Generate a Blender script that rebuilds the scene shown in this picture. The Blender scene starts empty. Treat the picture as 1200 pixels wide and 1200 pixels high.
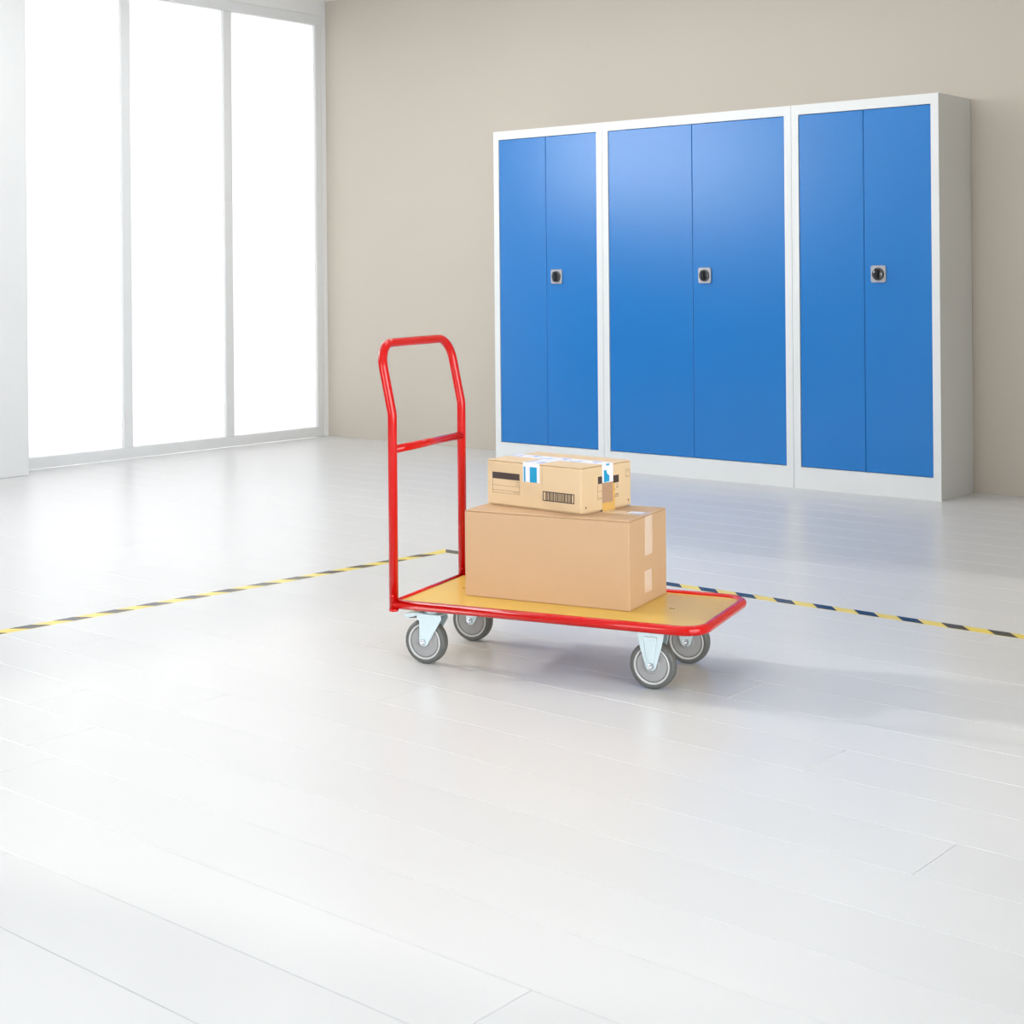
import bpy, bmesh, math, random
from mathutils import Vector, Matrix
random.seed(7)
S = bpy.context.scene
COL = S.collection
PI = math.pi

# ------------------------------------------------------------------ camera
CAM_H = 1.09; FPX = 1790.0; YAW = math.radians(40.2); ROLL = 0.0085; HORIZON = 324.0
Fw = Vector((-math.sin(YAW), math.cos(YAW), 0)); Rt = Vector((math.cos(YAW), math.sin(YAW), 0)); Up = Vector((0, 0, 1))
cr = Rt * math.cos(ROLL) - Up * math.sin(ROLL); cu = Rt * math.sin(ROLL) + Up * math.cos(ROLL)
cd = bpy.data.cameras.new('camera'); cam = bpy.data.objects.new('camera', cd); COL.objects.link(cam)
cam.matrix_world = Matrix(((cr.x, cu.x, -Fw.x, 0), (cr.y, cu.y, -Fw.y, 0), (cr.z, cu.z, -Fw.z, CAM_H), (0, 0, 0, 1)))
cd.sensor_width = 36; cd.sensor_fit = 'HORIZONTAL'; cd.lens = 36 * FPX / 1200; cd.shift_y = (HORIZON - 600) / 1200
cd.clip_start = 0.05; cd.clip_end = 200
S.camera = cam

# ------------------------------------------------------------------ sky, sun, exposure
SKY = 11.0; SUN = 2.0
w = bpy.data.worlds.new('sky'); S.world = w; w.use_nodes = True
bg = w.node_tree.nodes['Background']; bg.inputs[0].default_value = (0.96, 0.98, 1.0, 1); bg.inputs[1].default_value = SKY
sl = bpy.data.lights.new('sun', 'SUN'); sun = bpy.data.objects.new('sun', sl); COL.objects.link(sun)
az = math.radians(12.5); el = math.radians(21.8)
sun.rotation_euler = Vector((math.cos(az) * math.cos(el), math.sin(az) * math.cos(el), -math.sin(el))).to_track_quat('-Z', 'Y').to_euler()
sun.location = (-12, 1, 5)
sl.energy = SUN; sl.angle = math.radians(1.6); sl.color = (1.0, 0.95, 0.88)
vs = S.view_settings; vs.view_transform = 'Standard'; vs.look = 'None'; vs.gamma = 1; vs.use_curve_mapping = False
vs.exposure = -0.33

# room extents
XL, XR, YB, YF, ZC = -7.80, 2.2, -2.6, 7.25, 3.0
W2 = (0.3, 4.1, 1.65, 2.85)            # clear high window in the left wall: y0 y1 z0 z1
W3 = (-2.4, 3.7, 0.05, 2.90)            # unseen fill window added to the right wall, beside the viewer: y0 y1 z0 z1

W4 = (-4.6, -2.6, 0.3, 2.3)            # unseen fill window added behind the viewer: x0 x1 z0 z1
def portal(name, loc, rot, sx, sy):
    l = bpy.data.lights.new(name, 'AREA'); l.shape = 'RECTANGLE'; l.size = sx; l.size_y = sy
    l.cycles.is_portal = True
    o = bpy.data.objects.new(name, l); COL.objects.link(o); o.location = loc; o.rotation_euler = rot
portal('window_portal', (XL - 0.21, (W2[0] + W2[1]) / 2, (W2[2] + W2[3]) / 2), (0, -PI / 2, 0), W2[3] - W2[2], W2[1] - W2[0])
portal('side_fill_portal', (XR + 0.21, (W3[0] + W3[1]) / 2, (W3[2] + W3[3]) / 2), (0, PI / 2, 0), W3[3] - W3[2], W3[1] - W3[0])

portal('rear_fill_portal', ((W4[0] + W4[1]) / 2, YB - 0.21, (W4[2] + W4[3]) / 2), (PI / 2, 0, 0), W4[1] - W4[0], W4[3] - W4[2])

# ------------------------------------------------------------------ materials
def mat(name, col, rough=0.5, metal=0.0, spec=0.5, coat=0.0, var=0.0, scale=6.0, bump=0.0, bscale=200.0, objvar=0.0, ior=1.5, stretch=None):
    m = bpy.data.materials.new(name); m.use_nodes = True; nt = m.node_tree; b = nt.nodes['Principled BSDF']
    b.inputs['Roughness'].default_value = rough; b.inputs['Metallic'].default_value = metal
    b.inputs['Specular IOR Level'].default_value = spec; b.inputs['Coat Weight'].default_value = coat
    b.inputs['Coat Roughness'].default_value = 0.12; b.inputs['IOR'].default_value = ior
    b.inputs['Base Color'].default_value = (*col, 1)
    tc = nt.nodes.new('ShaderNodeTexCoord')
    src = tc.outputs['Object']
    if stretch:
        mp = nt.nodes.new('ShaderNodeMapping'); mp.inputs['Scale'].default_value = stretch
        nt.links.new(src, mp.inputs['Vector']); src = mp.outputs['Vector']
    if var or objvar:
        mr = nt.nodes.new('ShaderNodeMapRange'); mr.inputs['To Min'].default_value = 1 - var; mr.inputs['To Max'].default_value = 1 + var
        n = nt.nodes.new('ShaderNodeTexNoise'); n.inputs['Scale'].default_value = scale; n.inputs['Detail'].default_value = 4
        nt.links.new(src, n.inputs['Vector']); nt.links.new(n.outputs['Fac'], mr.inputs['Value'])
        fac = mr.outputs['Result']
        if objvar:
            oi = nt.nodes.new('ShaderNodeObjectInfo'); m2 = nt.nodes.new('ShaderNodeMapRange')
            m2.inputs['To Min'].default_value = 1 - objvar; m2.inputs['To Max'].default_value = 1 + objvar
            nt.links.new(oi.outputs['Random'], m2.inputs['Value'])
            mu = nt.nodes.new('ShaderNodeMath'); mu.operation = 'MULTIPLY'
            nt.links.new(fac, mu.inputs[0]); nt.links.new(m2.outputs['Result'], mu.inputs[1]); fac = mu.outputs[0]
        mx = nt.nodes.new('ShaderNodeVectorMath'); mx.operation = 'SCALE'; mx.inputs[0].default_value = col
        nt.links.new(fac, mx.inputs['Scale']); nt.links.new(mx.outputs[0], b.inputs['Base Color'])
    if bump:
        n2 = nt.nodes.new('ShaderNodeTexNoise'); n2.inputs['Scale'].default_value = bscale; n2.inputs['Detail'].default_value = 3
        nt.links.new(src, n2.inputs['Vector'])
        bp = nt.nodes.new('ShaderNodeBump'); bp.inputs['Strength'].default_value = bump; bp.inputs['Distance'].default_value = 0.002
        nt.links.new(n2.outputs['Fac'], bp.inputs['Height']); nt.links.new(bp.outputs[0], b.inputs['Normal'])
    return m

M = {}
M['floor'] = mat('white floor paint', (0.625, 0.625, 0.625), 0.28, var=0.012, scale=3, objvar=0.012, ior=1.4, bump=0.03, bscale=25)
M['subfloor'] = mat('floor joint filler', (0.62, 0.62, 0.62), 0.7, var=0.03)
M['wall'] = mat('beige wall paint', (0.575, 0.525, 0.45), 0.55, var=0.02, scale=2, bump=0.05, bscale=120)
M['white_wall'] = mat('white wall paint', (0.82, 0.82, 0.81), 0.6, var=0.012, scale=2, bump=0.05, bscale=120)
M['pier'] = mat('pale grey wall paint', (0.70, 0.705, 0.70), 0.6, var=0.012, scale=2, bump=0.05, bscale=120)
M['ceiling'] = mat('white ceiling paint', (0.86, 0.86, 0.86), 0.8, var=0.01)
M['frame'] = mat('pale grey window frame', (0.74, 0.75, 0.75), 0.4, var=0.01)
M['cab'] = mat('light grey powder coat', (0.78, 0.80, 0.80), 0.38, var=0.012, scale=8, bump=0.03, bscale=500)
M['blue'] = mat('blue powder coat', (0.000, 0.180, 0.560), 0.27, var=0.015, scale=3, ior=1.62, bump=0.02, bscale=400)
M['red'] = mat('red powder coat', (0.56, 0.004, 0.003), 0.10, var=0.02, scale=10, ior=1.45)
M['deck'] = mat('beech laminate', (0.71, 0.45, 0.085), 0.3, var=0.05, scale=5, stretch=(1.5, 18, 1))
M['deck_edge'] = mat('plywood edge', (0.35, 0.2, 0.09), 0.6, var=0.1, scale=30)
M['card'] = mat('brown cardboard', (0.57, 0.37, 0.21), 0.6, var=0.03, scale=9, bump=0.06, bscale=160)
M['card2'] = mat('pale cardboard', (0.68, 0.50, 0.30), 0.55, var=0.03, scale=9, bump=0.06, bscale=160)
M['clear_tape'] = mat('translucent packing tape', (0.72, 0.56, 0.42), 0.22, var=0.03, scale=40)
M['amber_tape'] = mat('amber packing tape', (0.70, 0.42, 0.12), 0.25, var=0.05, scale=40)
M['torn'] = mat('torn paper residue', (0.42, 0.26, 0.16), 0.8, var=0.35, scale=260)
M['paper'] = mat('white printed tape', (0.80, 0.80, 0.86), 0.35, var=0.03, scale=40)
M['cyan'] = mat('cyan print', (0.0, 0.30, 0.55), 0.4, var=0.02)
M['lilac'] = mat('blue print', (0.28, 0.38, 0.70), 0.4, var=0.1, scale=60)
M['ink'] = mat('dark brown print', (0.055, 0.035, 0.03), 0.6, var=0.05, scale=60)
M['ink_soft'] = mat('faded brown print', (0.20, 0.12, 0.07), 0.7, var=0.2, scale=200)
M['yellow'] = mat('yellow floor tape', (0.80, 0.62, 0.08), 0.28, var=0.03)
M['black'] = mat('black floor tape', (0.012, 0.012, 0.015), 0.25, var=0.03)
M['rubber'] = mat('grey rubber tyre', (0.11, 0.115, 0.108), 0.5, var=0.04, scale=60)
M['hub'] = mat('grey wheel hub', (0.33, 0.33, 0.33), 0.42, var=0.02, scale=30)
M['hub_ring'] = mat('pale wheel ring', (0.56, 0.56, 0.55), 0.4, var=0.02, scale=30)
M['groove'] = mat('dark groove', (0.02, 0.02, 0.02), 0.7, var=0.1)
M['zinc'] = mat('blue zinc plating', (0.56, 0.67, 0.70), 0.34, metal=0.45, var=0.03, scale=30)
M['chrome'] = mat('chrome', (0.55, 0.57, 0.6), 0.25, metal=1.0, var=0.02)
M['plate'] = mat('lock plate', (0.50, 0.50, 0.53), 0.3, metal=0.6, var=0.02, scale=60)
M['knob'] = mat('dark glossy knob', (0.03, 0.03, 0.035), 0.1, var=0.05, ior=1.7)
M['dark_panel'] = mat('added dark panel', (0.045, 0.05, 0.055), 0.6, var=0.05)  # dark tone for the added panel that the doors reflect
M['outside'] = mat('pale paving', (0.5, 0.5, 0.48), 0.8, var=0.05)

def glass_mat():
    m = bpy.data.materials.new('clear window glass'); m.use_nodes = True; nt = m.node_tree; nt.nodes.clear()
    o = nt.nodes.new('ShaderNodeOutputMaterial'); t = nt.nodes.new('ShaderNodeBsdfTransparent'); g = nt.nodes.new('ShaderNodeBsdfGlossy')
    g.inputs['Roughness'].default_value = 0.02; mx = nt.nodes.new('ShaderNodeMixShader'); fr = nt.nodes.new('ShaderNodeFresnel')
    t.inputs[0].default_value = (0.95, 0.96, 0.96, 1)
    nt.links.new(fr.outputs[0], mx.inputs[0]); nt.links.new(t.outputs[0], mx.inputs[1]); nt.links.new(g.outputs[0], mx.inputs[2])
    nt.links.new(mx.outputs[0], o.inputs[0]); return m
def frosted_mat():
    m = bpy.data.materials.new('frosted window glass'); m.use_nodes = True; nt = m.node_tree; nt.nodes.clear()
    o = nt.nodes.new('ShaderNodeOutputMaterial'); t = nt.nodes.new('ShaderNodeBsdfTranslucent'); d = nt.nodes.new('ShaderNodeBsdfDiffuse')
    tc = nt.nodes.new('ShaderNodeTexCoord'); n = nt.nodes.new('ShaderNodeTexNoise'); n.inputs['Scale'].default_value = 1.5
    mr = nt.nodes.new('ShaderNodeMapRange'); mr.inputs['To Min'].default_value = FROST * 0.97; mr.inputs['To Max'].default_value = FROST * 1.03
    nt.links.new(tc.outputs['Object'], n.inputs['Vector']); nt.links.new(n.outputs['Fac'], mr.inputs['Value'])
    cb = nt.nodes.new('ShaderNodeCombineColor')
    for i in range(3): nt.links.new(mr.outputs['Result'], cb.inputs[i])
    nt.links.new(cb.outputs[0], t.inputs[0])
    d.inputs[0].default_value = (0.6, 0.6, 0.6, 1)
    a = nt.nodes.new('ShaderNodeAddShader'); nt.links.new(t.outputs[0], a.inputs[0]); nt.links.new(d.outputs[0], a.inputs[1])
    nt.links.new(a.outputs[0], o.inputs[0]); return m
FROST = 0.088; FILL = 5.2
M['glass'] = glass_mat(); M['frosted'] = frosted_mat()

# ------------------------------------------------------------------ mesh helpers
class MB:
    def __init__(s): s.bm = bmesh.new()
    def box(s, x0, x1, y0, y1, z0, z1, bev=0.0, seg=1):
        t = bmesh.new(); bmesh.ops.create_cube(t, size=1)
        for v in t.verts: v.co = Vector((x0 + (v.co.x + .5) * (x1 - x0), y0 + (v.co.y + .5) * (y1 - y0), z0 + (v.co.z + .5) * (z1 - z0)))
        if bev: bmesh.ops.bevel(t, geom=t.edges[:], offset=bev, segments=seg, profile=0.5, affect='EDGES')
        s.merge(t); return s
    def merge(s, t):
        me = bpy.data.meshes.new('tmp'); t.to_mesh(me); t.free(); s.bm.from_mesh(me); bpy.data.meshes.remove(me)
    def prism(s, pts, axis, a0, a1, bev=0.0):
        # pts: polygon in the two other axes; extruded along axis
        t = bmesh.new()
        def P(p, a): return {'x': (a, p[0], p[1]), 'y': (p[0], a, p[1]), 'z': (p[0], p[1], a)}[axis]
        A = [t.verts.new(P(p, a0)) for p in pts]; B = [t.verts.new(P(p, a1)) for p in pts]; n = len(pts)
        t.faces.new(A); t.faces.new(B[::-1])
        for i in range(n): t.faces.new((A[i], B[i], B[(i + 1) % n], A[(i + 1) % n]))
        bmesh.ops.recalc_face_normals(t, faces=t.faces[:])
        if bev: bmesh.ops.bevel(t, geom=t.edges[:], offset=bev, segments=1, affect='EDGES')
        s.merge(t); return s
    def tube(s, pts, r, n=16, caps=True):
        pts = [Vector(p) for p in pts]; t = bmesh.new(); rings = []
        tang = []
        for i in range(len(pts)):
            a = pts[max(i - 1, 0)]; b = pts[min(i + 1, len(pts) - 1)]; tang.append((b - a).normalized())
        ref = Vector((0, 0, 1)) if abs(tang[0].z) < 0.9 else Vector((1, 0, 0))
        nrm = tang[0].cross(ref).normalized()
        for i, p in enumerate(pts):
            if i: nrm = (tang[i - 1].rotation_difference(tang[i]) @ nrm); nrm = (nrm - tang[i] * nrm.dot(tang[i])).normalized()
            bi = tang[i].cross(nrm)
            rings.append([t.verts.new(p + (nrm * math.cos(2 * PI * k / n) + bi * math.sin(2 * PI * k / n)) * r) for k in range(n)])
        for a, b in zip(rings, rings[1:]):
            for k in range(n): t.faces.new((a[k], a[(k + 1) % n], b[(k + 1) % n], b[k])).smooth = True
        if caps: t.faces.new(rings[0][::-1]); t.faces.new(rings[-1])
        bmesh.ops.recalc_face_normals(t, faces=t.faces[:])
        s.merge(t); return s
    def lathe(s, prof, axis, c, n=40, smooth=True):
        # prof: (radius, offset along axis); c: centre; closed when radius 0 at the ends
        t = bmesh.new(); rings = []
        for r, h in prof:
            row = []
            for k in range(n if r > 1e-6 else 1):
                a = 2 * PI * k / n; q = (r * math.cos(a), r * math.sin(a))
                p = {'x': (h, q[0], q[1]), 'y': (q[0], h, q[1]), 'z': (q[0], q[1], h)}[axis]
                row.append(t.verts.new(Vector(c) + Vector(p)))
            rings.append(row)
        for a, b in zip(rings, rings[1:]):
            if len(a) == 1 and len(b) == 1: continue
            for k in range(n):
                k2 = (k + 1) % n
                if len(a) == 1: f = t.faces.new((a[0], b[k], b[k2]))
                elif len(b) == 1: f = t.faces.new((a[k], a[k2], b[0]))
                else: f = t.faces.new((a[k], a[k2], b[k2], b[k]))
                f.smooth = smooth
        bmesh.ops.recalc_face_normals(t, faces=t.faces[:])
        s.merge(t); return s
    def mesh(s, name, m):
        me = bpy.data.meshes.new(name); s.bm.to_mesh(me); s.bm.free(); me.materials.append(M[m]); return me
    def build(s, name, m, parent=None):
        o = bpy.data.objects.new(name, s.mesh(name, m)); COL.objects.link(o); o.parent = parent; return o
def fillet(pts, rad, seg=10):
    pts = [Vector(p) for p in pts]; out = [pts[0]]
    for i in range(1, len(pts) - 1):
        p = pts[i]; a = (pts[i - 1] - p).normalized(); b = (pts[i + 1] - p).normalized()
        r = rad[i - 1] if isinstance(rad, (list, tuple)) else rad
        ang = a.angle(b); d = r / math.tan(ang / 2); c = p + (a + b).normalized() * (r / math.sin(ang / 2))
        s0 = p + a * d - c; s1 = p + b * d - c; tot = s0.angle(s1); ax = s0.cross(s1).normalized()
        for k in range(seg + 1): out.append(c + Matrix.Rotation(tot * k / seg, 3, ax) @ s0)
    out.append(pts[-1]); return out
def smooth_auto(o, deg=35):
    for p in o.data.polygons: p.use_smooth = True
    o.data.set_sharp_from_angle(angle=math.radians(deg))
def empty(name, loc=(0, 0, 0), rz=0.0):
    o = bpy.data.objects.new(name, None); COL.objects.link(o); o.location = loc; o.rotation_euler = (0, 0, rz); o.empty_display_size = 0.1; return o
def tag(o, label, cat, group=None):
    o['label'] = label; o['category'] = cat
    if group: o['group'] = group
    return o
def struct(o, label=None):
    o['kind'] = 'structure'
    if label: o['label'] = label
    return o

# ------------------------------------------------------------------ the room
floor = struct(MB().box(XL - 0.2, XR + 0.2, YB - 0.2, YF + 0.2, -0.12, -0.010).build('floor', 'subfloor'), 'glossy white painted plank floor')
PW = 0.195; GAP = 0.0010
row_y0 = 2.575 - PW * 27
plank_cache = {}
def plank(x0, x1, y0, y1):
    key = (round(x1 - x0, 3), round(y1 - y0, 3))
    if key not in plank_cache:
        plank_cache[key] = MB().box(0, key[0] - GAP, 0, key[1] - GAP, -0.010, 0.0, 0.0010).mesh('plank', 'floor')
    o = bpy.data.objects.new('plank', plank_cache[key]); COL.objects.link(o); o.parent = floor
    o.location = (x0 + GAP / 2, y0 + GAP / 2, 0)
PLEN = 2.7
fixed = {26: -3.162, 24: -3.187}
i = 0; y = row_y0
while y < YF - 0.01:
    ya, yb = max(y, YB), min(y + PW, YF)
    if yb - ya > 0.01:
        j = fixed.get(i, -7.8 + ((i * 1.13 + 0.35) % PLEN))
        while j > XL + 0.25: j -= PLEN
        if j < XL - 0.0: j += PLEN
        xs = [XL]
        while j < XR - 0.1:
            if j > xs[-1] + 0.2: xs.append(j)
            j += PLEN
        xs.append(XR)
        for a, b in zip(xs, xs[1:]): plank(a, b, ya, yb)
    y += PW; i += 1

T = 0.2
struct(MB().box(XL - T, XR + T, YF, YF + T, 0, ZC).build('wall_back', 'wall'), 'beige painted wall behind the blue cabinets')
rw = MB()
rw.box(XR, XR + T, YB, W3[0], 0, ZC); rw.box(XR, XR + T, W3[1], YF, 0, ZC)
rw.box(XR, XR + T, W3[0], W3[1], 0, W3[2]); rw.box(XR, XR + T, W3[0], W3[1], W3[3], ZC)
struct(rw.build('wall_right', 'white_wall'))
fw = MB()
fw.box(XL - T, W4[0], YB - T, YB, 0, ZC); fw.box(W4[1], XR + T, YB - T, YB, 0, ZC)
fw.box(W4[0], W4[1], YB - T, YB, 0, W4[2]); fw.box(W4[0], W4[1], YB - T, YB, W4[3], ZC)
struct(fw.build('wall_front', 'white_wall'))
struct(MB().box(-1.38, -1.23, 3.85, YF, 0, ZC).build('added_light_blocker', 'wall'))  # unseen wall stub added to keep side light off the cabinet end
WY0, WY1, WZ1 = 4.775, 7.212, 2.90     # visible frosted window
lw = MB()
lw.box(XL - T, XL, YB, W2[0], 0, ZC); lw.box(XL - T, XL, W2[0], W2[1], 0, W2[2]); lw.box(XL - T, XL, W2[0], W2[1], W2[3], ZC)
lw.box(XL - T, XL, W2[1], WY0, 0, ZC); lw.box(XL - T, XL, WY0, WY1, WZ1, ZC); lw.box(XL - T, XL, WY1, YF, 0, ZC)
struct(lw.build('wall_left', 'white_wall'), 'white wall holding the tall window')
struct(MB().box(XL, XL + 0.02, YB, 4.28, 0.1, W2[2] - 0.02, 0.002).build('added_dark_panel', 'dark_panel'))  # unseen dark panel added to darken the reflections in the blue doors
struct(MB().box(XL, -7.58, 4.28, 4.775, 0, ZC, 0.004).build('wall_pier', 'pier'), 'pale grey wall pier at the left edge beside the tall window')
struct(MB().box(XL - T, XR + T, YB - T, YF + T, ZC, ZC + 0.2).build('ceiling', 'ceiling'))

# unseen ceiling panels, added as fill light for floor and cabinets
lmat = bpy.data.materials.new('fill light diffuser'); lmat.use_nodes = True
em = lmat.node_tree.nodes['Principled BSDF']; em.inputs['Base Color'].default_value = (0.9, 0.9, 0.9, 1)
em.inputs['Emission Color'].default_value = (1, 0.985, 0.96, 1); em.inputs['Emission Strength'].default_value = FILL
M['diffuser'] = lmat
names = {-6.4: 'left', -4.9: 'middle', -3.3: 'right'}
for lx in (-6.4, -4.9, -3.3):
    for ly, nm in ((4.1, 'near'), (5.7, 'far')):
        if lx > -1: continue
        r_ = tag(empty('ceiling_fill', (lx, ly, ZC)), 'added unseen ceiling fill light panel, %s row, at the %s side of the room' % (nm, names[lx]), 'fill light', 'added ceiling fill light panels')
        fm = MB()
        for a in ((-0.62, 0.62, -0.32, -0.30), (-0.62, 0.62, 0.30, 0.32), (-0.62, -0.60, -0.30, 0.30), (0.60, 0.62, -0.30, 0.30)): fm.box(*a, -0.03, 0.0)
        fm.build('fill_frame', 'frame', r_)
        MB().box(-0.60, 0.60, -0.30, 0.30, -0.022, -0.004).build('diffuser', 'diffuser', r_)

# frosted window with frame, mullions and three panes
win = struct(empty('window_1', (XL, WY0, 0)), 'tall white frosted window with three panes and grey mullions')
def wbox(name, m, y0, y1, z0, z1, x0=-0.05, x1=0.0, bev=0.003):
    return MB().box(x0, x1, y0 - WY0, y1 - WY0, z0, z1, bev).build(name, m, win)
wbox('sill_rail', 'frame', WY0, WY1, 0.0, 0.068)
wbox('head_rail', 'frame', WY0, WY1, WZ1 - 0.07, WZ1)
wbox('jamb', 'frame', WY0, WY0 + 0.06, 0.068, WZ1 - 0.07)
wbox('jamb', 'frame', WY1 - 0.06, WY1, 0.068, WZ1 - 0.07)
mul = [5.598, 6.388]
for c in mul: wbox('mullion', 'frame', c - 0.034, c + 0.034, 0.068, WZ1 - 0.07)
ed = [WY0 + 0.06, mul[0] - 0.034, mul[0] + 0.034, mul[1] - 0.034, mul[1] + 0.034, WY1 - 0.06]
for k in range(3):
    # one thin frosted sheet per bay
    me = MB(); t = bmesh.new()
    v = [t.verts.new(p) for p in ((-0.02, ed[2 * k] - WY0 - 0.004, 0.064), (-0.02, ed[2 * k + 1] - WY0 + 0.004, 0.064), (-0.02, ed[2 * k + 1] - WY0 + 0.004, WZ1 - 0.066), (-0.02, ed[2 * k] - WY0 - 0.004, WZ1 - 0.066))]
    t.faces.new(v); me.merge(t); me.build('pane', 'frosted', win)
# clear high window further along the same wall
win2 = struct(empty('window_2', (XL, W2[0], W2[2])), 'high clear window in the left wall')
def w2(name, m, y0, y1, z0, z1, x0=-0.10, x1=-0.04):
    MB().box(x0, x1, y0, y1, z0, z1, 0.003).build(name, m, win2)
wl, wh = W2[1] - W2[0], W2[3] - W2[2]
w2('sill_rail', 'frame', 0, wl, 0, 0.05); w2('head_rail', 'frame', 0, wl, wh - 0.05, wh)
w2('jamb', 'frame', 0, 0.05, 0.05, wh - 0.05); w2('jamb', 'frame', wl - 0.05, wl, 0.05, wh - 0.05)
t = bmesh.new(); t.faces.new([t.verts.new(p) for p in ((-0.07, 0.05, 0.05), (-0.07, wl - 0.05, 0.05), (-0.07, wl - 0.05, wh - 0.05), (-0.07, 0.05, wh - 0.05))])
m_ = MB(); m_.merge(t); m_.build('pane', 'glass', win2)
fill_win3 = struct(empty('fill_window_side', (XR, W3[0], W3[2])), 'added unseen fill window in the right wall beside the viewer')
def w3(name, m, y0, y1, z0, z1): MB().box(0.04, 0.10, y0, y1, z0, z1, 0.003).build(name, m, fill_win3)
wl, wh = W3[1] - W3[0], W3[3] - W3[2]
w3('sill_rail', 'frame', 0, wl, 0, 0.06); w3('head_rail', 'frame', 0, wl, wh - 0.06, wh)
w3('jamb', 'frame', 0, 0.06, 0.06, wh - 0.06); w3('jamb', 'frame', wl - 0.06, wl, 0.06, wh - 0.06); w3('mullion', 'frame', wl / 2 - 0.03, wl / 2 + 0.03, 0.06, wh - 0.06)
for a, b in ((0.06, wl / 2 - 0.03), (wl / 2 + 0.03, wl - 0.06)):
    t = bmesh.new(); t.faces.new([t.verts.new(p) for p in ((0.07, a, 0.06), (0.07, b, 0.06), (0.07, b, wh - 0.06), (0.07, a, wh - 0.06))])
    m_ = MB(); m_.merge(t); m_.build('pane', 'glass', fill_win3)

fill_win4 = struct(empty('fill_window_rear', (W4[0], YB, W4[2])), 'added unseen fill window in the wall behind the viewer')
def w4(name, m, x0, x1, z0, z1): MB().box(x0, x1, -0.10, -0.04, z0, z1, 0.003).build(name, m, fill_win4)
wl, wh = W4[1] - W4[0], W4[3] - W4[2]
w4('sill_rail', 'frame', 0, wl, 0, 0.06); w4('head_rail', 'frame', 0, wl, wh - 0.06, wh)
w4('jamb', 'frame', 0, 0.06, 0.06, wh - 0.06); w4('jamb', 'frame', wl - 0.06, wl, 0.06, wh - 0.06); w4('mullion', 'frame', wl / 2 - 0.03, wl / 2 + 0.03, 0.06, wh - 0.06)
for a, b in ((0.06, wl / 2 - 0.03), (wl / 2 + 0.03, wl - 0.06)):
    t = bmesh.new(); t.faces.new([t.verts.new(p) for p in ((a, -0.07, 0.06), (b, -0.07, 0.06), (b, -0.07, wh - 0.06), (a, -0.07, wh - 0.06))])
    m_ = MB(); m_.merge(t); m_.build('pane', 'glass', fill_win4)

# ------------------------------------------------------------------ cabinets
CY0, CH = 6.88, 1.95
CDEP = YF - CY0 - 0.002
def cabinet(x0, x1, split, label):
    wd = x1 - x0 - 0.002
    root = tag(empty('steel_cabinet', (x0 + 0.001, CY0, 0)), label, 'cabinet', 'blue steel cabinets along the wall')
    s = split - x0; ST = 0.040; PL = 0.108; TR = 0.05
    b = MB()
    b.box(0, ST, 0, CDEP, 0, CH); b.box(wd - ST, wd, 0, CDEP, 0, CH)
    b.box(ST, wd - ST, 0, CDEP, 0, PL); b.box(ST, wd - ST, 0, CDEP, CH - TR, CH)
    b.box(ST, wd - ST, CDEP - 0.02, CDEP, PL, CH - TR)
    b.build('body', 'cab', root)
    g = 0.002
    for k, (a, c) in enumerate(((ST + g, s - 0.0012), (s + 0.0012, wd - ST - g))):
        d = MB().box(a, c, 0.004, 0.024, PL + g, CH - TR - g, 0.0025, 2).build('door', 'blue', root)
        if k == 1:
            cx, cz = s + 0.078, 1.087
            pl = MB()
            q = []
            for ax, az_, a0 in ((1, 1, 0), (-1, 1, 90), (-1, -1, 180), (1, -1, 270)):
                for e in range(5):
                    an = math.radians(a0 + 22.5 * e); q.append((cx + ax * 0.030 + 0.010 * math.cos(an), cz + az_ * 0.032 + 0.010 * math.sin(an)))
            pl.prism(q, 'y', -0.004, 0.0045, 0.0015); pl.build('lock_plate', 'plate', d)
            kb = MB()
            kb.lathe([(0, -0.010), (0.027, -0.010), (0.0315, -0.007), (0.032, -0.004)], 'y', (cx, 0, cz), 32)
            k_ = kb.build('knob', 'knob', d)
            gp = MB().prism([(cx - 0.006, -0.032), (cx + 0.006, -0.032), (cx + 0.0095, -0.0101), (cx - 0.0095, -0.0101)], 'z', cz - 0.027, cz + 0.027, 0.002)
            gp.build('knob_grip', 'knob', d)
    return root
XC = [-5.952, -5.146, -3.941, -3.1425]
cabinet(XC[0], XC[1], -5.557, 'narrow grey steel cabinet with blue double doors, nearest the beige wall and tall window')
cabinet(XC[1], XC[2], -4.5485, 'wide grey steel cabinet with blue double doors, middle of the three')
cabinet(XC[2], XC[3], -3.5405, 'narrow grey steel cabinet with deep blue doors at the right end, its grey side showing')

# ------------------------------------------------------------------ hazard tapes
def hazard(name, p0, p1, width, pitch, dark, phase, slant, label):
    p0 = Vector((*p0, 0)); p1 = Vector((*p1, 0)); d = p1 - p0; L = d.length; rz = math.atan2(d.y, d.x)
    root = tag(empty(name, p0, rz), label, 'floor tape', 'striped hazard tape on the floor')
    MB().box(0, L, -width / 2, width / 2, 0.0, 0.0006).build('yellow_strip', 'yellow', root)
    me = None; x = phase - pitch * math.ceil((phase) / pitch)
    m = MB().prism([(0, width / 2), (dark, width / 2), (dark + slant, -width / 2), (slant, -width / 2)], 'z', 0.0006, 0.0010).mesh('black_stripe', 'black')
    lo = min(0, slant); hi = max(0, slant)
    while x + lo < L:
        if x + lo >= 0 and x + dark + hi <= L:
            o = bpy.data.objects.new('black_stripe', m); COL.objects.link(o); o.parent = root; o.location = (x, 0, 0)
        x += pitch
    return root
TX0 = -4.16
hazard('hazard_tape', (TX0, 4.466), (XR - 0.05, 4.466), 0.050, 0.1497, 0.071, (-2.3576 - TX0), 0.046, 'yellow and black striped floor tape running right behind the loaded trolley')
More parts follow.
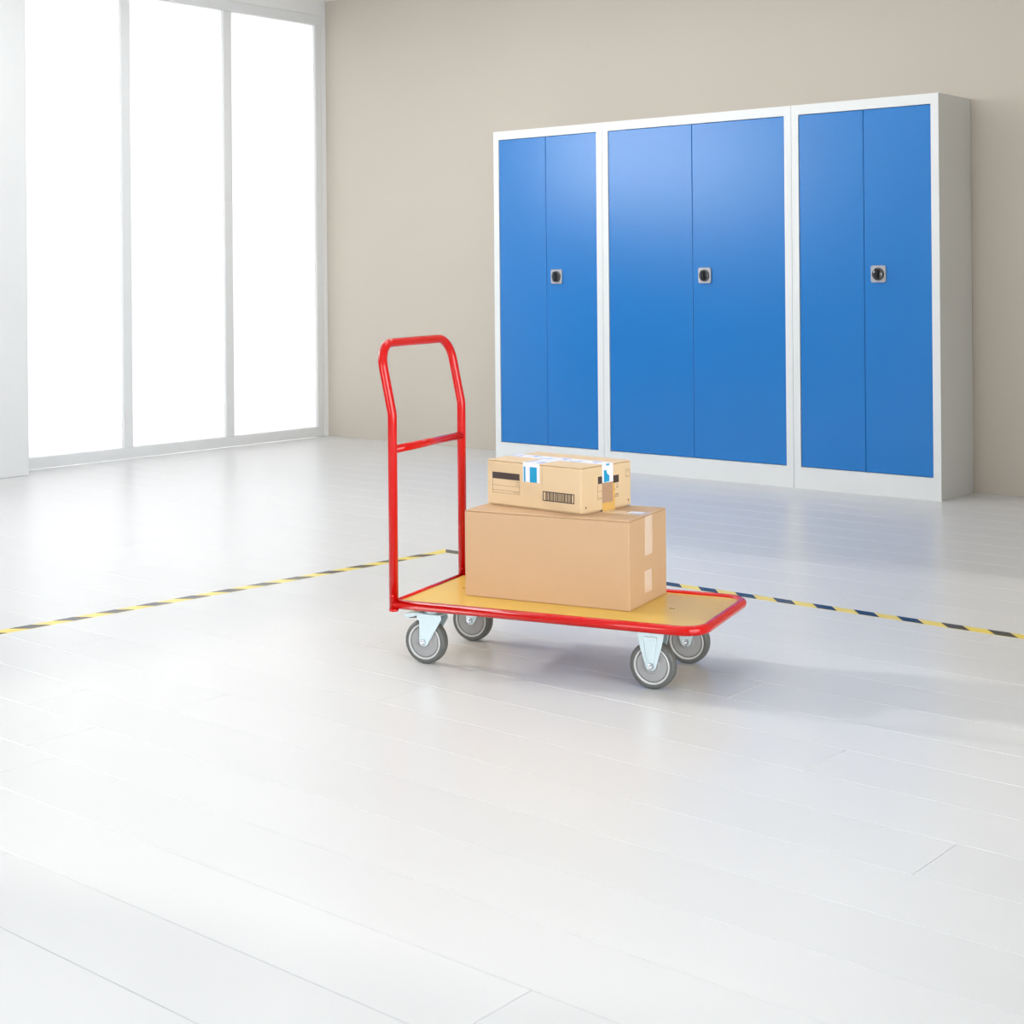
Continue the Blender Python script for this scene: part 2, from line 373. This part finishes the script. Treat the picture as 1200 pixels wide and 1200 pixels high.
hazard('hazard_tape', (-4.128, 4.438), (-4.436, 0.60), 0.050, 0.1497, 0.071, 0.05, 0.046, 'yellow and black striped floor tape running from the trolley to the left edge')

# ------------------------------------------------------------------ platform trolley
TO = (-3.0517, 3.0748); TA = 0.2653; TL, TW, TZ = 0.9077, 0.4304, 0.168
tr = tag(empty('platform_trolley', (*TO, 0), TA), 'red tubular platform trolley with wooden deck and tall push handle', 'trolley')
TR_ = 0.0133
rim = MB().tube(fillet([(0.004, 0, TZ), (TL, 0, TZ), (TL, TW, TZ), (0.004, TW, TZ)], 0.062, 12), TR_, 20).build('rim_tube', 'red', tr)
MB().tube([(0.005, 0, TZ + 0.003), (0.005, TW, TZ + 0.003)], 0.008, 14).build('end_bar', 'red', tr)
hz_top, lean, hu = 0.902, -0.036, 0.005
hp = [(hu, 0, 0.150), (hu, 0, 0.703), (lean, 0, hz_top), (lean, TW, hz_top), (hu, TW, 0.703), (hu, TW, 0.150)]
MB().tube(fillet(hp, [0.07, 0.068, 0.068, 0.07], 10), 0.0132, 20).build('handle', 'red', tr)
MB().tube([(hu, 0.0, 0.603), (hu, TW, 0.603)], 0.0115, 18).build('crossbar', 'red', tr)
for vv in (0, TW):
    MB().lathe([(0, 0.1475), (0.0125, 0.1475), (0.0137, 0.149), (0.0137, 0.154), (0.0132, 0.1545)], 'z', (hu, vv, 0), 20).build('post_cap', 'red', tr)
    MB().lathe([(0, -0.0165), (0.004, -0.016), (0.0055, -0.0135), (0.0055, -0.012)], 'y', (hu + 0.002, vv, 0.192), 14).build('rivet', 'red', tr)
def rrect(x0, x1, y0, y1, r, n=8):
    q = []
    for cx, cy, a0 in ((x1 - r[1], y1 - r[1], 0), (x0 + r[0], y1 - r[0], 90), (x0 + r[0], y0 + r[0], 180), (x1 - r[1], y0 + r[1], 270)):
        rr = r[1] if cx > (x0 + x1) / 2 else r[0]
        for e in range(n + 1):
            an = math.radians(a0 + 90 * e / n); q.append((cx + rr * math.cos(an), cy + rr * math.sin(an)))
    return q
dk = MB().prism(rrect(0.008, TL - 0.0125, 0.0115, TW - 0.0115, (0.006, 0.05)), 'z', 0.158, 0.1735).build('deck_board', 'deck', tr)
for (uu, vv) in ((0.103, 0.244), (0.752, 0.219), (0.760, 0.219)):
    MB().lathe([(0, 0.1743), (0.0025, 0.1743), (0.003, 0.1735)], 'z', (uu, vv, 0), 10).build('deck_screw', 'groove', tr)
for uu in (0.25, 0.45, 0.62):
    MB().box(uu - 0.02, uu + 0.02, 0.022, TW - 0.010, 0.1545, 0.1578, 0.001).build('cross_member', 'red', tr)

WR = 0.0625
def caster(u, v, swivel, brake):
    c = Vector((u, v, WR)); hw = 0.0175
    if swivel: poly = [(-0.012, -0.004), (-0.012, 0.058), (-0.020, 0.066), (-0.020, 0.080), (0.055, 0.080), (0.058, 0.068), (0.015, -0.004), (0.008, -0.011), (-0.006, -0.011)]
    else: poly = [(-0.014, -0.005), (-0.030, 0.050), (-0.038, 0.088), (0.038, 0.088), (0.030, 0.050), (0.014, -0.005), (0.008, -0.011), (-0.008, -0.011)]
    f = MB()
    for s in (-1, 1): f.prism([(u + p[0], WR + p[1]) for p in poly], 'y', v + s * (hw + 0.004) - 0.0015, v + s * (hw + 0.004) + 0.0015, 0.0008)
    if not swivel:
        for s in (-1, 1): f.prism([(u + p[0], WR + p[1]) for p in ((-0.010, 0.008), (-0.019, 0.078), (0.019, 0.078), (0.010, 0.008))], 'y', v + s * (hw + 0.0065) - 0.0015, v + s * (hw + 0.0065) + 0.0015, 0.001)
    x0, x1 = (u - 0.020, u + 0.055) if swivel else (u - 0.037, u + 0.037)
    zt = WR + (0.080 if swivel else 0.088); f.box(x0, x1, v - hw - 0.005, v + hw + 0.005, zt - 0.004, zt, 0.0008)
    root = f.build('swivel_caster' if swivel else 'fixed_caster', 'zinc', tr)
    pc = u + 0.018 if swivel else u
    p = MB().box(pc - 0.042, pc + 0.042, v - 0.026, v + 0.030, 0.1505, 0.1540, 0.001); p.build('mounting_plate', 'zinc', root)
    if swivel: MB().lathe([(0.020, WR + 0.080), (0.0225, WR + 0.084), (0.020, 0.1505)], 'z', (pc, v, 0), 28).build('swivel_race', 'zinc', root)
    ty = [(0.0500, -0.0155), (0.0560, -0.0160), (0.0600, -0.0145), (0.0622, -0.0100), (0.0625, 0), (0.0622, 0.0100), (0.0600, 0.0145), (0.0560, 0.0160), (0.0500, 0.0155)]
    MB().lathe(ty, 'y', c, 56).build('tyre', 'rubber', root)
    MB().lathe([(0.0445, -0.0125), (0.0450, -0.0157), (0.0475, -0.0167), (0.0502, -0.0157), (0.0502, 0.0157), (0.0475, 0.0167), (0.0450, 0.0157), (0.0445, 0.0125)], 'y', c, 56).build('wheel_ring', 'hub_ring', root)
    MB().lathe([(0, -0.0125), (0.0447, -0.0125), (0.0447, 0.0125), (0, 0.0125)], 'y', c, 48, False).build('hub_groove', 'groove', root)
    h = MB().lathe([(0, -0.0165), (0.020, -0.0165), (0.022, -0.0150), (0.040, -0.0145), (0.0432, -0.0125), (0.0432, 0.0125), (0.040, 0.0145), (0.022, 0.0150), (0.020, 0.0165), (0, 0.0165)], 'y', c, 48).build('hub', 'hub', root); smooth_auto(h, 25)
    b = MB().lathe([(0, -0.0335), (0.0045, -0.0335), (0.0055, -0.0325), (0.0055, -0.029), (0.0085, -0.0288), (0.0085, -0.0225), (0.0035, -0.0225), (0.0035, 0.0225), (0.0085, 0.0225), (0.0085, 0.028), (0.0055, 0.0325), (0, 0.0335)], 'y', c, 12, False)
    b.build('axle_bolt', 'chrome', root)
    if brake:
        l = MB().prism([(u - 0.062, WR + 0.069), (u - 0.058, WR + 0.076), (u - 0.020, WR + 0.083), (u + 0.010, WR + 0.080), (u + 0.010, WR + 0.074), (u - 0.020, WR + 0.072), (u - 0.05, WR + 0.064)], 'y', v - 0.020, v + 0.020, 0.001)
        l.build('brake_lever', 'zinc', root)
        MB().prism([(u - 0.050, WR + 0.062), (u - 0.046, WR + 0.068), (u - 0.022, WR + 0.072), (u - 0.020, WR + 0.066)], 'y', v - 0.012, v + 0.012).build('brake_pad', 'groove', root)
caster(0.087, 0.042, True, True)
caster(0.087, 0.335, True, False)
caster(0.765, 0.042, False, False)
caster(0.765, 0.330, False, False)

# ------------------------------------------------------------------ boxes
def carton(name, origin, rz, L, D, H, m, label, lift=0.0, edge=0.0):
    """origin: near right bottom corner; local x from -L to 0, y from 0 to D, z from 0"""
    root = tag(empty(name, origin, rz), label, 'box')
    b = MB().box(-L, 0, 0, D, lift, H - 0.004 - edge, 0.003, 2).build('carton_body', m, root)
    if lift: MB().box(-L + 0.004, -0.010, 0.009, D - 0.009, 0, lift + 0.0005).build('bottom_flap', m, root)
    for y0, y1 in ((0.0005, D / 2 - 0.0008), (D / 2 + 0.0008, D - 0.0005)):
        MB().box(-L + 0.001, -0.001, y0, y1, H - 0.0035, H, 0.0012).build('top_flap', m, root)
    return root
# patches: thin sheets on the faces (front: x,z ; right: y,z ; top: x,y)
def front(root, name, m, x0, x1, z0, z1, t=0.0004, o=0.0): return MB().box(x0, x1, -o - t, -o + 0.0001, z0, z1).build(name, m, root)
def right(root, name, m, y0, y1, z0, z1, t=0.0004, o=0.0): return MB().box(o - 0.0001, o + t, y0, y1, z0, z1).build(name, m, root)
def top(root, name, m, x0, x1, y0, y1, z, t=0.0004): return MB().box(x0, x1, y0, y1, z - 0.0001, z + t).build(name, m, root)

deck_z = 0.1735
BH = 0.2465
bb = carton('cardboard_box', (-2.4464, 3.3799, deck_z), math.radians(13.0), 0.512, 0.275, BH, 'card', 'large plain brown cardboard box standing on the trolley deck')
right(bb, 'packing_tape', 'clear_tape', 0.112, 0.166, 0.134, BH - 0.004)
right(bb, 'packing_tape', 'clear_tape', 0.108, 0.160, 0.030, 0.092)
top(bb, 'packing_tape', 'clear_tape', -0.16, 0.0004, 0.112, 0.166, BH)
top(bb, 'paper_slip', 'paper', -0.062, -0.018, 0.135, 0.165, BH + 0.0004)
SZ = deck_z + BH
sb = carton('parcel_box', (-2.61, 3.3787, SZ), math.radians(-0.9), 0.351, 0.233, 0.134, 'card2', 'small printed parcel box with white and cyan tape, stacked on the large box', 0.0045, 0.0004)
SH = 0.134
front(sb, 'print_band', 'ink', -0.331, -0.226, 0.0795, 0.0985)
fl = MB()
for z in (0.0385, 0.046, 0.060): fl.box(-0.331, -0.226, -0.0003, 0.0001, z, z + 0.0008)
for x in (-0.331, -0.2268): fl.box(x, x + 0.0008, -0.0003, 0.0001, 0.0385, 0.0795)
for x in (-0.250, -0.243, -0.236): fl.box(x, x + 0.005, -0.0003, 0.0001, 0.0425, 0.0440)
for z in (0.066, 0.0735): fl.box(-0.240, -0.231, -0.0003, 0.0001, z, z + 0.0012)
fl.build('printed_form', 'ink_soft', sb)['kind'] = 'stuff'
tp_ = front(sb, 'parcel_tape', 'paper', -0.213, -0.150, 0.0785, SH)
MB().box(-0.2095, -0.2035, -0.0007, -0.0003, 0.0785, 0.1225).build('tape_stripe', 'cyan', tp_)
MB().box(-0.1865, -0.1605, -0.0007, -0.0003, 0.0785, 0.1225).build('tape_stripe', 'cyan', tp_)
front(sb, 'flap_edge', 'ink_soft', -0.1417, -0.1411, 0.072, 0.130, 0.0002)
bc = MB(); bx0, bx1, bz0, bz1 = -0.139, -0.024, 0.030, 0.0575
bc.box(bx0, bx1, -0.0004, 0.0001, bz0, bz0 + 0.0026); bc.box(bx0, bx1, -0.0004, 0.0001, bz1 - 0.0026, bz1)
bc.box(bx0, bx0 + 0.0026, -0.0004, 0.0001, bz0, bz1); bc.box(bx1 - 0.0026, bx1, -0.0004, 0.0001, bz0, bz1)
x = bx0 + 0.010; k = 0
while x < bx1 - 0.012:
    wbar = (0.0016, 0.003, 0.001, 0.0022, 0.0036, 0.0012)[k % 6]; bc.box(x, x + wbar, -0.0004, 0.0001, bz0 + 0.002, bz1 - 0.002)
    x += wbar + (0.0022, 0.0014, 0.003, 0.0016, 0.0026)[k % 5]; k += 1
bc.build('barcode', 'ink', sb)
# right face
rt_ = right(sb, 'parcel_tape', 'paper', 0.097, 0.148, 0.081, SH)
MB().prism([(0.105, 0.0815), (0.130, 0.0835), (0.130, 0.100), (0.120, 0.106), (0.116, 0.1165), (0.105, 0.1165)], 'x', 0.0003, 0.0007).build('tape_stripe', 'cyan', rt_)
MB().box(0.0003, 0.0007, 0.116, 0.130, 0.1285, 0.1338).build('tape_stripe', 'cyan', rt_)
right(sb, 'amber_tape', 'amber_tape', 0.097, 0.156, 0.0, 0.085, 0.0002)
right(sb, 'torn_paper', 'torn', 0.0965, 0.146, 0.024, 0.082, 0.0003)
right(sb, 'print_band', 'ink', 0.0775, 0.0965, 0.080, 0.1005)
right(sb, 'print_band', 'ink', 0.1485, 0.1745, 0.076, 0.0975)
rf = MB()
for z in (0.036, 0.040, 0.058): rf.box(-0.0001, 0.0003, 0.0755, 0.0960, z, z + 0.0009)
rf.box(-0.0001, 0.0003, 0.0755, 0.0764, 0.036, 0.079)
for z, a, b in ((0.0355, 0.150, 0.174), (0.0395, 0.154, 0.173), (0.043, 0.158, 0.174), (0.057, 0.150, 0.158), (0.061, 0.162, 0.172), (0.064, 0.163, 0.171), (0.070, 0.163, 0.172)): rf.box(-0.0001, 0.0003, a, b, z, z + 0.0016)
for z in (0.086, 0.109): rf.box(-0.0001, 0.0003, 0.2075, 0.2270, z, z + 0.0007)
for y in (0.2075, 0.2263): rf.box(-0.0001, 0.0003, y, y + 0.0007, 0.086, 0.1097)
rf.box(-0.0001, 0.0003, 0.211, 0.223, 0.1035, 0.105); rf.box(-0.0001, 0.0003, 0.209, 0.220, 0.0895, 0.0907)
rf.build('printed_form', 'ink_soft', sb)['kind'] = 'stuff'
for y in (0.022, 0.2195):
    MB().prism([(y - 0.0035, 0.0215), (y + 0.0035, 0.0215), (y, 0.0145)], 'x', -0.0001, 0.0003).build('print_arrow', 'ink', sb)
# top tapes: one along the middle seam, one crossing to the front
t1 = top(sb, 'parcel_tape', 'paper', -0.351, 0.0004, 0.094, 0.150, SH)
t2 = top(sb, 'parcel_tape', 'paper', -0.213, -0.150, -0.0004, 0.094, SH)
tm = MB()
for k in range(6):
    xx = -0.345 + k * 0.056; tm.box(xx, xx + 0.034, 0.098 + (k % 2) * 0.034, 0.106 + (k % 2) * 0.034, SH + 0.0003, SH + 0.0007)
    tm.box(xx + 0.02, xx + 0.032, 0.112, 0.124, SH + 0.0003, SH + 0.0007)
tm.build('tape_print', 'lilac', t1)['kind'] = 'stuff'
tm = MB(); tm.box(-0.168, -0.154, 0.004, 0.04, SH + 0.0003, SH + 0.0007); tm.box(-0.209, -0.203, 0.004, 0.06, SH + 0.0003, SH + 0.0007); tm.build('tape_print', 'lilac', t2)['kind'] = 'stuff'
